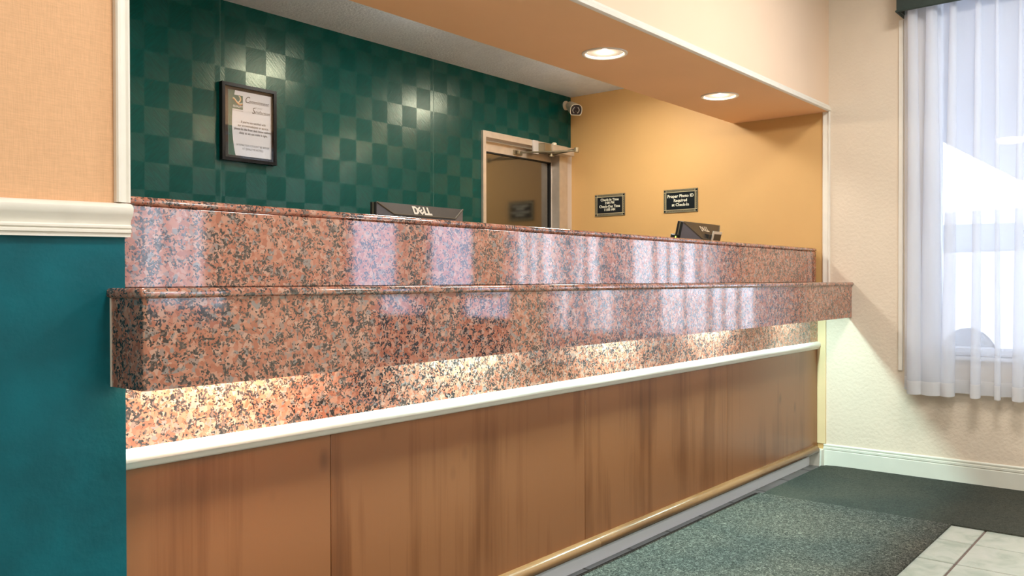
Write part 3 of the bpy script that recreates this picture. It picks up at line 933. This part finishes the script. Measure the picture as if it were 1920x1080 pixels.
def spline(ctrl, n=5):
    P = [ctrl[0]] + ctrl + [ctrl[-1]]
    out = []
    for k in range(1, len(P) - 2):
        p0, p1, p2, p3 = P[k - 1:k + 3]
        for q in range(n):
            t = q / n
            out.append(tuple(0.5 * (2 * p1[c] + (p2[c] - p0[c]) * t + (2 * p0[c] - 5 * p1[c] + 4 * p2[c] - p3[c]) * t * t + (3 * p1[c] - p0[c] - 3 * p2[c] + p3[c]) * t ** 3) * es for c in (0, 1)))
    return out + [tuple(c * es for c in ctrl[-1])]
tail = [(0.02, 0.86), (0.16, 0.84), (0.34, 0.66), (0.52, 0.50), (0.70, 0.43), (0.95, 0.50)]
bowl = [(0.66, 1.14), (0.76, 1.02), (0.80, 0.84), (0.70, 0.66), (0.58, 0.58)]
for dy, mt_, wd in ((0.0, 'logo_gold', 0.032), (0.075, 'paper', 0.020), (-0.075, 'logo_red', 0.020)):
    obj('swoosh', *place(ribbon(spline([(a, b + dy) for a, b in tail]), es * wd), (ex, yp - 0.0012, ez), (1, 0, 0), (0, 0, 1)), mt_, em)
for dx, mt_, wd in ((0.0, 'logo_gold', 0.034), (-0.075, 'paper', 0.020)):
    obj('swoosh', *place(ribbon(spline([(a + dx, b) for a, b in bowl]), es * wd), (ex, yp - 0.0013, ez), (1, 0, 0), (0, 0, 1)), mt_, em)
obj('emblem_word', *place(text_vf('QUALITY', 0.0135, 0.0002), (ex + es * 0.5, yp - 0.0012, ez + es * 0.15), (1, 0, 0), (0, 0, 1), 0.95), 'paper', em)
obj('tagline', *on_sheet(text_vf('BY CHOICE HOTELS', 0.0065), 0.22, 0.685), 'ink', pp)
lines = [('C', 0.046, 0.425, 0.835, 0.30, 'ink', 0.8), ('ommitment', 0.0285, 0.695, 0.835, 0.30, 'ink', 0.86), ('to your', 0.0145, 0.69, 0.770, 0.35, 'ink_grey', 1.0),
         ('S', 0.044, 0.565, 0.685, 0.30, 'ink', 0.8), ('atisfaction', 0.0285, 0.765, 0.685, 0.30, 'ink', 0.82),
         ("If you're not satisfied with", 0.0172, 0.57, 0.512, 0.1, 'ink', 0.78), ('our accommodations or service,', 0.0172, 0.57, 0.455, 0.1, 'ink', 0.78),
         ('please let the front desk know without', 0.0172, 0.56, 0.398, 0.1, 'ink', 0.78), ('delay so we can make it right.', 0.0172, 0.57, 0.341, 0.1, 'ink', 0.78),
         ("SATISFACTION COULDN'T BE SIMPLER", 0.0140, 0.56, 0.155, 0.0, 'ink_grey', 0.78), ('AT QUALITY\u00ae HOTELS.', 0.0140, 0.56, 0.100, 0.0, 'ink_grey', 0.82)]
for s, sz, u, v, sh, mt, su in lines:
    obj('lettering', *on_sheet(text_vf(s, sz, -0.0002 if sh > 0.25 else 0.0, sh), u, v, 2, su), mt, pp)
box('glass', fx0 + fwid - 0.002, fx1 - fwid + 0.002, yf + 0.004, yf + 0.006, fz0 + fwid - 0.002, fz1 - fwid + 0.002, 'frame_glass', fr)

# two black plaques on the ochre wall
def plaque(y0, y1, z0, z1, lines, label):
    """hangs on the end wall, read from -x: u axis runs along -y"""
    t = thing('wall_plaque', (XW, (y0 + y1) / 2, z0), label, 'sign', 'black plaques on the ochre wall')
    xf = XW - 0.006
    box('plate', xf, XW - 0.0005, y0, y1, z0, z1, 'plaque_black', t, r=0.001, seg=1)
    Wd, Hd = y1 - y0, z1 - z0
    def pl(vf, u, v, k=1): return place(vf, (xf - 0.0005 * k, y1 - u, z0 + v), (0, -1, 0), (0, 0, 1))
    def rect(a, b, c, d): return [(a, c, 0), (b, c, 0), (b, d, 0), (a, d, 0)], [(0, 1, 2, 3)]
    b0, b1, lw = 0.002, 0.018, 0.0028
    rs = []
    for m_ in (b0, b1):
        rs += [rect(m_, Wd - m_, m_, m_ + lw * (0.5 if m_ == b0 else 1)), rect(m_, Wd - m_, Hd - m_ - lw * (0.5 if m_ == b0 else 1), Hd - m_), rect(m_, m_ + lw * (0.5 if m_ == b0 else 1), m_, Hd - m_), rect(Wd - m_ - lw * (0.5 if m_ == b0 else 1), Wd - m_, m_, Hd - m_)]
    rs += [rect(b1, b1 + lw, b0, b1), rect(Wd - b1 - lw, Wd - b1, b0, b1), rect(b1, b1 + lw, Hd - b1, Hd - b0), rect(Wd - b1 - lw, Wd - b1, Hd - b1, Hd - b0),
           rect(b0, b1, b1, b1 + lw), rect(b0, b1, Hd - b1 - lw, Hd - b1), rect(Wd - b1, Wd - b0, b1, b1 + lw), rect(Wd - b1, Wd - b0, Hd - b1 - lw, Hd - b1)]
    obj('border', *pl(merge(*rs), 0, 0), 'plaque_gold', t)
    # knotted ornament: zigzag cords within the border
    zz = []
    def cord(a, b, c, horizontal, n):
        for ph in (0, math.pi):
            pts = []
            for i in range(n * 6 + 1):
                q = a + (b - a) * i / (n * 6)
                o_ = c + 0.0048 * math.sin(2 * math.pi * i / 12 + ph)
                pts.append((q, o_) if horizontal else (o_, q))
            zz.append(ribbon(pts, 0.0006))
    cc = (b0 + b1) / 2 + 0.0008
    cord(b1 + 0.004, Wd - b1 - 0.004, cc, True, 18); cord(b1 + 0.004, Wd - b1 - 0.004, Hd - cc, True, 18)
    cord(b1 + 0.004, Hd - b1 - 0.004, cc, False, 9); cord(b1 + 0.004, Hd - b1 - 0.004, Wd - cc, False, 9)
    obj('ornament', *pl(merge(*zz), 0, 0), 'plaque_gold', t)
    for s, sz, v in lines:
        obj('lettering', *pl(text_vf(s, sz, 0.0006), Wd / 2, v, 2), 'plaque_text', t)
plaque(3.239, 3.493, 1.581, 1.738, [('Check-In Time', 0.0255, 0.109), ('2:00 PM', 0.0245, 0.087), ('Check-Out Time', 0.0255, 0.061), ('11:00 AM', 0.0245, 0.038)],
       'black plaque giving check-in and check-out times, beside the door frame')
plaque(2.672, 2.929, 1.577, 1.735, [('Proper Photo ID', 0.0290, 0.102), ('Required', 0.0275, 0.073), ('at Check-In', 0.0275, 0.044)],
       'black plaque asking for proper photo ID, above the small monitor')

# security camera in the corner
sc_ = thing('security_camera', (5.135, YB, 2.40), 'small cream bullet security camera in the ceiling corner above the door', 'security camera')
c0 = Vector((5.125, YB - 0.050, 2.398)); c1 = Vector((5.010, 3.525, 2.328))
ax = (c1 - c0).normalized()
side = ax.cross(Vector((0, 0, 1))).normalized(); upv = side.cross(ax).normalized()
obj('wall_plate', *lathe([(0.034, 0), (0.034, 0.010), (0.026, 0.014)], (5.135, YB - 0.001, 2.405), (0, -1, 0), 20), 'camera_white', sc_, smooth=True)
obj('bracket', *merge(rod((5.135, YB - 0.012, 2.405), c0 + ax * 0.01, 0.014), lathe([(0.02, -0.01), (0.024, 0), (0.02, 0.02)], c0, ax, 14)), 'camera_white', sc_, smooth=True)
def tubeprof(sections, n=28):
    """rounded body: arch over the top, flat bottom"""
    V, F = [], []
    for s, r in sections:
        for i in range(n):
            a = 2 * math.pi * i / n
            x = math.copysign(abs(math.cos(a)) ** 0.75, math.cos(a)); z = math.copysign(abs(math.sin(a)) ** 0.75, math.sin(a))
            if z < -0.80: z = -0.80
            V.append(c0 + ax * s + side * (x * r) + upv * (z * r))
    for k in range(len(sections) - 1):
        for i in range(n):
            j = (i + 1) % n
            F.append((k * n + i, k * n + j, (k + 1) * n + j, (k + 1) * n + i))
    F.append(tuple(range(n))); m = (len(sections) - 1) * n; F.append(tuple(range(m, m + n)))
    return V, F
Lc = (c1 - c0).length
obj('body', *tubeprof([(0.0, 0.022), (0.012, 0.032), (Lc, 0.044), (Lc, 0.040), (Lc - 0.012, 0.040)]), 'camera_white', sc_, smooth=True)
fc = obj('front_face', *tubeprof([(Lc - 0.014, 0.0395), (Lc - 0.008, 0.0395)]), 'camera_black', sc_)
obj('lens', *lathe([(0.015, 0), (0.015, 0.004), (0.011, 0.006), (0.004, 0.004)], c1 - ax * 0.008, ax, 20), 'camera_black', fc, smooth=True)
arcs = []
for a0 in (-0.9, math.pi - 0.9):
    for i in range(6):
        a = a0 + 1.8 * i / 5
        arcs.append(lathe([(0.0035, 0), (0.0035, 0.002)], c1 - ax * 0.0078 + side * (0.023 * math.cos(a)) + upv * (0.023 * math.sin(a)), ax, 10))
obj('infrared_lamps', *merge(*arcs), 'led_ring', fc)

# ================================================================== LAMPS
dl_lab = {2: 'larger round recessed downlight in the orange soffit, the nearer one in view', 3: 'smaller round recessed downlight in the orange soffit, near the end wall', 1: 'round recessed downlight in the soffit above the green wall end'}
for i in (1, 2, 3):
    x, y = DOWN[i]
    t = thing('downlight', (x, y, ZS), dl_lab[i], 'light', 'recessed downlights in the soffit')
    obj('trim_ring', *lathe([(0.1025, -0.0005), (0.1015, -0.004), (0.092, -0.006), (0.083, -0.003), (0.083, 0.006)], (x, y, ZS), (0, 0, 1), 48, cap=False), 'lamp_white', t, smooth=True)
    obj('reflector', *lathe([(0.083, 0.004), (0.080, 0.03), (0.072, 0.08), (0.055, 0.115), (0.02, 0.12)], (x, y, ZS), (0, 0, 1), 48), 'reflector', t, smooth=True)
    obj('bulb', *lathe([(0.004, 0.02), (0.020, 0.022), (0.034, 0.034), (0.038, 0.05), (0.032, 0.075), (0.016, 0.10), (0.014, 0.118)], (x, y, ZS), (0, 0, 1), 24), 'bulb', t, smooth=True)
    light('downlight_beam', 'POINT', (x, y, ZS + 0.012), t, DOWN_W, DOWN_C, 0.012)

for i, (x, y) in enumerate(OFFICE_LIGHTS):
    t = thing('ceiling_light', (x, y, ZC), ['round ceiling lamp over the left end of the desk', 'round ceiling lamp shining on the green wall near the notice', 'round ceiling lamp shining on the green wall near the door'][i], 'light', 'ceiling lamps of the office')
    obj('rim', *lathe([(0.16, 0), (0.165, -0.02), (0.15, -0.03), (0.14, -0.02)], (x, y, ZC), (0, 0, 1), 32, cap=False), 'lamp_white', t, smooth=True)
    obj('glass_bowl', *lathe([(0.148, -0.018), (0.145, -0.05), (0.11, -0.078), (0.03, -0.088)], (x, y, ZC), (0, 0, 1), 32), 'bowl_glass', t, smooth=True)
    light('ceiling_glow', 'AREA', (x, y, ZC - 0.092), t, OFFICE_W, OFFICE_C, 0.24)

LOB = [(3.75, 0.55), (1.25, 0.40), (3.75, -2.4), (1.25, -2.4), (-1.6, -0.6), (-1.6, -3.8), (2.6, -5.4)]
wh = ['nearest the curtained window', 'nearest the chair rail', 'before the entrance doors', 'in the middle of the lobby', 'by the far left lobby wall', 'in the far left lobby corner', 'at the far end of the lobby']
for i, (x, y) in enumerate(LOB):
    t = thing('lobby_light', (x, y, ZL), 'square lobby ceiling light %s' % wh[i], 'light', 'square lobby ceiling lights')
    obj('frame', *merge(*[boxv(x + a, x + b, y + c, y + d, ZL - 0.03, ZL - 0.001) for a, b, c, d in ((-0.32, 0.32, -0.32, -0.29), (-0.32, 0.32, 0.29, 0.32), (-0.32, -0.29, -0.29, 0.29), (0.29, 0.32, -0.29, 0.29))]), 'lamp_white', t)
    box('diffuser', x - 0.29, x + 0.29, y - 0.29, y + 0.29, ZL - 0.02, ZL - 0.005, 'panel_diffuser', t)
    light('lobby_glow', 'AREA', (x, y, ZL - 0.032), t, LOBBY_W, LOBBY_C, 0.5)

# ================================================================== CURTAIN AND VALANCE
def curtain(name, y0, y1, xr, z0, z1, nf, seed, label, amp=0.032):
    """y0 is the end near the desk; pleats overlap like hanging voile"""
    rnd = random.Random(seed)
    n = nf * 22
    wav = [rnd.uniform(0.5, 1.5) for _ in range(nf)]
    tot = sum(wav); cum = [0]
    for q in wav: cum.append(cum[-1] + q / tot)
    depth = [rnd.uniform(0.45, 1.5) for _ in range(nf)]
    lean = [rnd.uniform(-0.045, 0.045) for _ in range(nf)]
    nz = 26
    def pt(i, k):
        s = i / n * nf
        f = min(int(s), nf - 1); ph = s - f
        t = k / nz                      # 0 bottom .. 1 top
        base = cum[f] + (cum[f + 1] - cum[f]) * ph
        pl = (0.75 + 0.35 * (1 - t)) * (depth[f] * (1 - ph) + depth[(f + 1) % nf] * ph)
        y = y0 + (y1 - y0) * base
        y += (y1 - y0) / nf * 0.37 * math.sin(2 * math.pi * ph) * pl
        y += (lean[f] * (1 - ph) + lean[(f + 1) % nf] * ph) * (1 - t) * 0.8
        x = xr + amp * math.cos(2 * math.pi * ph) * pl + 0.006 * math.sin(7 * base + 3 * t)
        z = z0 + (z1 - z0) * t
        if k < 4:
            z += (4 - k) / 4 * 0.008 * math.cos(2 * math.pi * ph)
        return (x, y, z)
    V = [pt(i, k) for k in range(nz + 1) for i in range(n + 1)]
    F = [(k * (n + 1) + i, k * (n + 1) + i + 1, (k + 1) * (n + 1) + i + 1, (k + 1) * (n + 1) + i) for k in range(nz) for i in range(n)]
    o = obj(name, V, F, 'sheer_voile', smooth=True, bottom=True)
    tag(o, label, 'curtain')
    # doubled hem
    hz = 0.075
    V2 = []
    for kk in range(4):
        for i in range(n + 1):
            a = Vector(pt(i, 0)); b = Vector(pt(i, 2))
            q = a + (b - a) * (hz * kk / 3 / max(1e-6, (b - a).length))
            V2.append((q.x - 0.002, q.y, q.z + 0.0005))
    F2 = [(k * (n + 1) + i, k * (n + 1) + i + 1, (k + 1) * (n + 1) + i + 1, (k + 1) * (n + 1) + i) for k in range(3) for i in range(n)]
    obj('hem', V2, F2, 'sheer_hem', o, smooth=True)
    return o
curtain('sheer_curtain', 1.372, -0.55, 5.125, 0.490, 2.72, 15, 4, 'sheer white curtain hanging in folds over the window beside the desk')
curtain('sheer_curtain', -4.85, -7.0, 5.13, 0.60, 2.55, 16, 9, 'sheer white curtain over the far lobby window')
# cornice box
va = thing('valance', (5.126, 0.40, 2.609), 'dark green cloth covered valance box above the sheer curtain', 'valance')
vy0, vy1, vx = -0.62, 1.384, 5.050
box('front_board', vx, vx + 0.015, vy0, vy1, 2.612, 2.95, 'valance_green', va, r=0.003)
for y in (vy1 - 0.015, vy0):
    box('end_board', vx + 0.0155, XW - 0.001, y, y + 0.015, 2.612, 2.95, 'valance_green', va)
box('top_board', vx + 0.0155, XW - 0.001, vy0 + 0.016, vy1 - 0.016, 2.935, 2.95, 'valance_green', va)
obj('piping', *merge(rod((vx + 0.002, vy0, 2.611), (vx + 0.002, vy1 + 0.003, 2.611), 0.006, 8), rod((vx, vy1, 2.611), (XW - 0.001, vy1, 2.611), 0.006, 8)), 'valance_green', va, smooth=True)
obj('curtain_rod', *rod((5.125, vy0 + 0.02, 2.74), (5.125, vy1 - 0.02, 2.74), 0.012), 'aluminium', va, smooth=True)

# ================================================================== MATS
def mat_slab(name, pts, z0, z1, mat, label):
    vf = prism([(x, y, z0) for x, y in pts], (0, 0, z1 - z0))
    return tag(obj(name, *vf, mat, bottom=True), label, 'mat')
rnd = random.Random(3)
# light mat along the desk, ragged far end
gm = mat_slab('floor_mat', [(-2.2, 0.935), (4.268, 0.930), (4.276, 1.40), (4.272, 1.846), (4.05, 1.851), (2.0, 1.853), (-2.2, 1.853)], 0.0005, 0.009, 'grey_mat', 'light grey flecked floor mat running along the desk front')
box('black_edge', -2.2, 4.268, 1.8535, 1.864, 0.0005, 0.006, 'gasket', gm)  # thin black strip along the desk side of the mat
edge = [(4.274, -3.6), (5.185, -3.6), (5.187, 1.70), (5.180, 1.765), (5.172, 1.79), (5.168, 1.812), (5.150, 1.818), (5.138, 1.832), (5.118, 1.828), (4.70, 1.830), (4.36, 1.832), (4.279, 1.828)]
mat_slab('floor_mat', edge, 0.0005, 0.007, 'charcoal_mat', 'dark charcoal floor mat with frayed corner along the window wall')

# ================================================================== OUTSIDE
structure(box('floor_outside', XW + T, 60, -40, 40, -0.25, -0.10, 'concrete'))
cp = thing('entrance_canopy', (11.6, -3.0, -0.1), 'flat grey canopy roof over the driveway outside the window', 'canopy')
box('roof_slab', XW + T + 0.02, 17.8, -9.0, 2.75, 2.90, 3.12, 'canopy_soffit', cp)
for x, y in ((11.8, -3.8), (11.8, -8.6), (17.2, -3.8), (17.2, -8.6)):
    box('column', x - 0.2, x + 0.2, y - 0.2, y + 0.2, -0.1, 2.90, 'concrete', cp)
obj('canopy_lamp', *lathe([(0.16, 0), (0.16, -0.03), (0.12, -0.05)], (12.4, 2.02, 2.90), (0, 0, 1), 20), 'canopy_lamp', cp)

def car(xc, yc, rz, label):
    t = thing('parked_car', (xc, yc, -0.1), label, 'car')
    R_ = Matrix.Rotation(rz, 3, 'Z')
    def tf(vf): return [Vector((xc, yc, -0.1)) + R_ @ Vector(p) for p in vf[0]], vf[1]
    # side profile along local x, width along y
    low = [(-2.35, 0.35), (-2.35, 1.25), (-2.25, 1.46), (1.15, 1.46), (2.15, 1.25), (2.35, 1.00), (2.38, 0.35)]
    obj('body', *tf(bev(prism([(x, -0.92, z) for x, z in low], (0, 1.84, 0)), 0.05, 2)), 'car_white', t, smooth=True)
    cab = [(-2.22, 1.44), (-2.10, 1.90), (0.25, 1.94), (1.10, 1.44)]
    obj('cabin_roof', *tf(bev(prism([(x, -0.78, z) for x, z in cab], (0, 1.56, 0)), 0.05, 2)), 'car_white', t, smooth=True)
    for s in (-1, 1):
        for q in ([(-2.02, 1.50), (-1.94, 1.80), (-0.98, 1.83), (-0.98, 1.50)], [(-0.90, 1.50), (-0.90, 1.83), (0.20, 1.84), (0.85, 1.50)]):
            obj('side_window', *tf(prism([(x, s * 0.785, z) for x, z in q], (0, s * 0.012, 0))), 'car_glass', t)
    obj('windscreen', *tf(prism([(0.36, -0.68, 1.86), (0.36, 0.68, 1.86), (1.04, 0.70, 1.50), (1.04, -0.70, 1.50)], (0.03, 0, 0.04))), 'car_glass', t)
    obj('rear_window', *tf(prism([(-2.12, -0.62, 1.82), (-2.12, 0.62, 1.82), (-2.20, 0.66, 1.52), (-2.20, -0.66, 1.52)], (-0.03, 0, 0.01))), 'car_glass', t)
    for x in (-1.45, 1.45):
        for s in (-1, 1):
            wv = obj('wheel', *tf(lathe([(0.20, 0), (0.34, 0.01), (0.36, 0.06), (0.36, 0.18), (0.33, 0.22), (0.20, 0.22)], (x, s * 0.94 - (0.11 + 0.11 * s) + (0 if s > 0 else 0), 0.36), (0, 1, 0), 24)), 'tyre', t, smooth=True)
    return t
car(11.6, 3.0, math.radians(66), 'pale parked van with dark windows outside the curtained window')
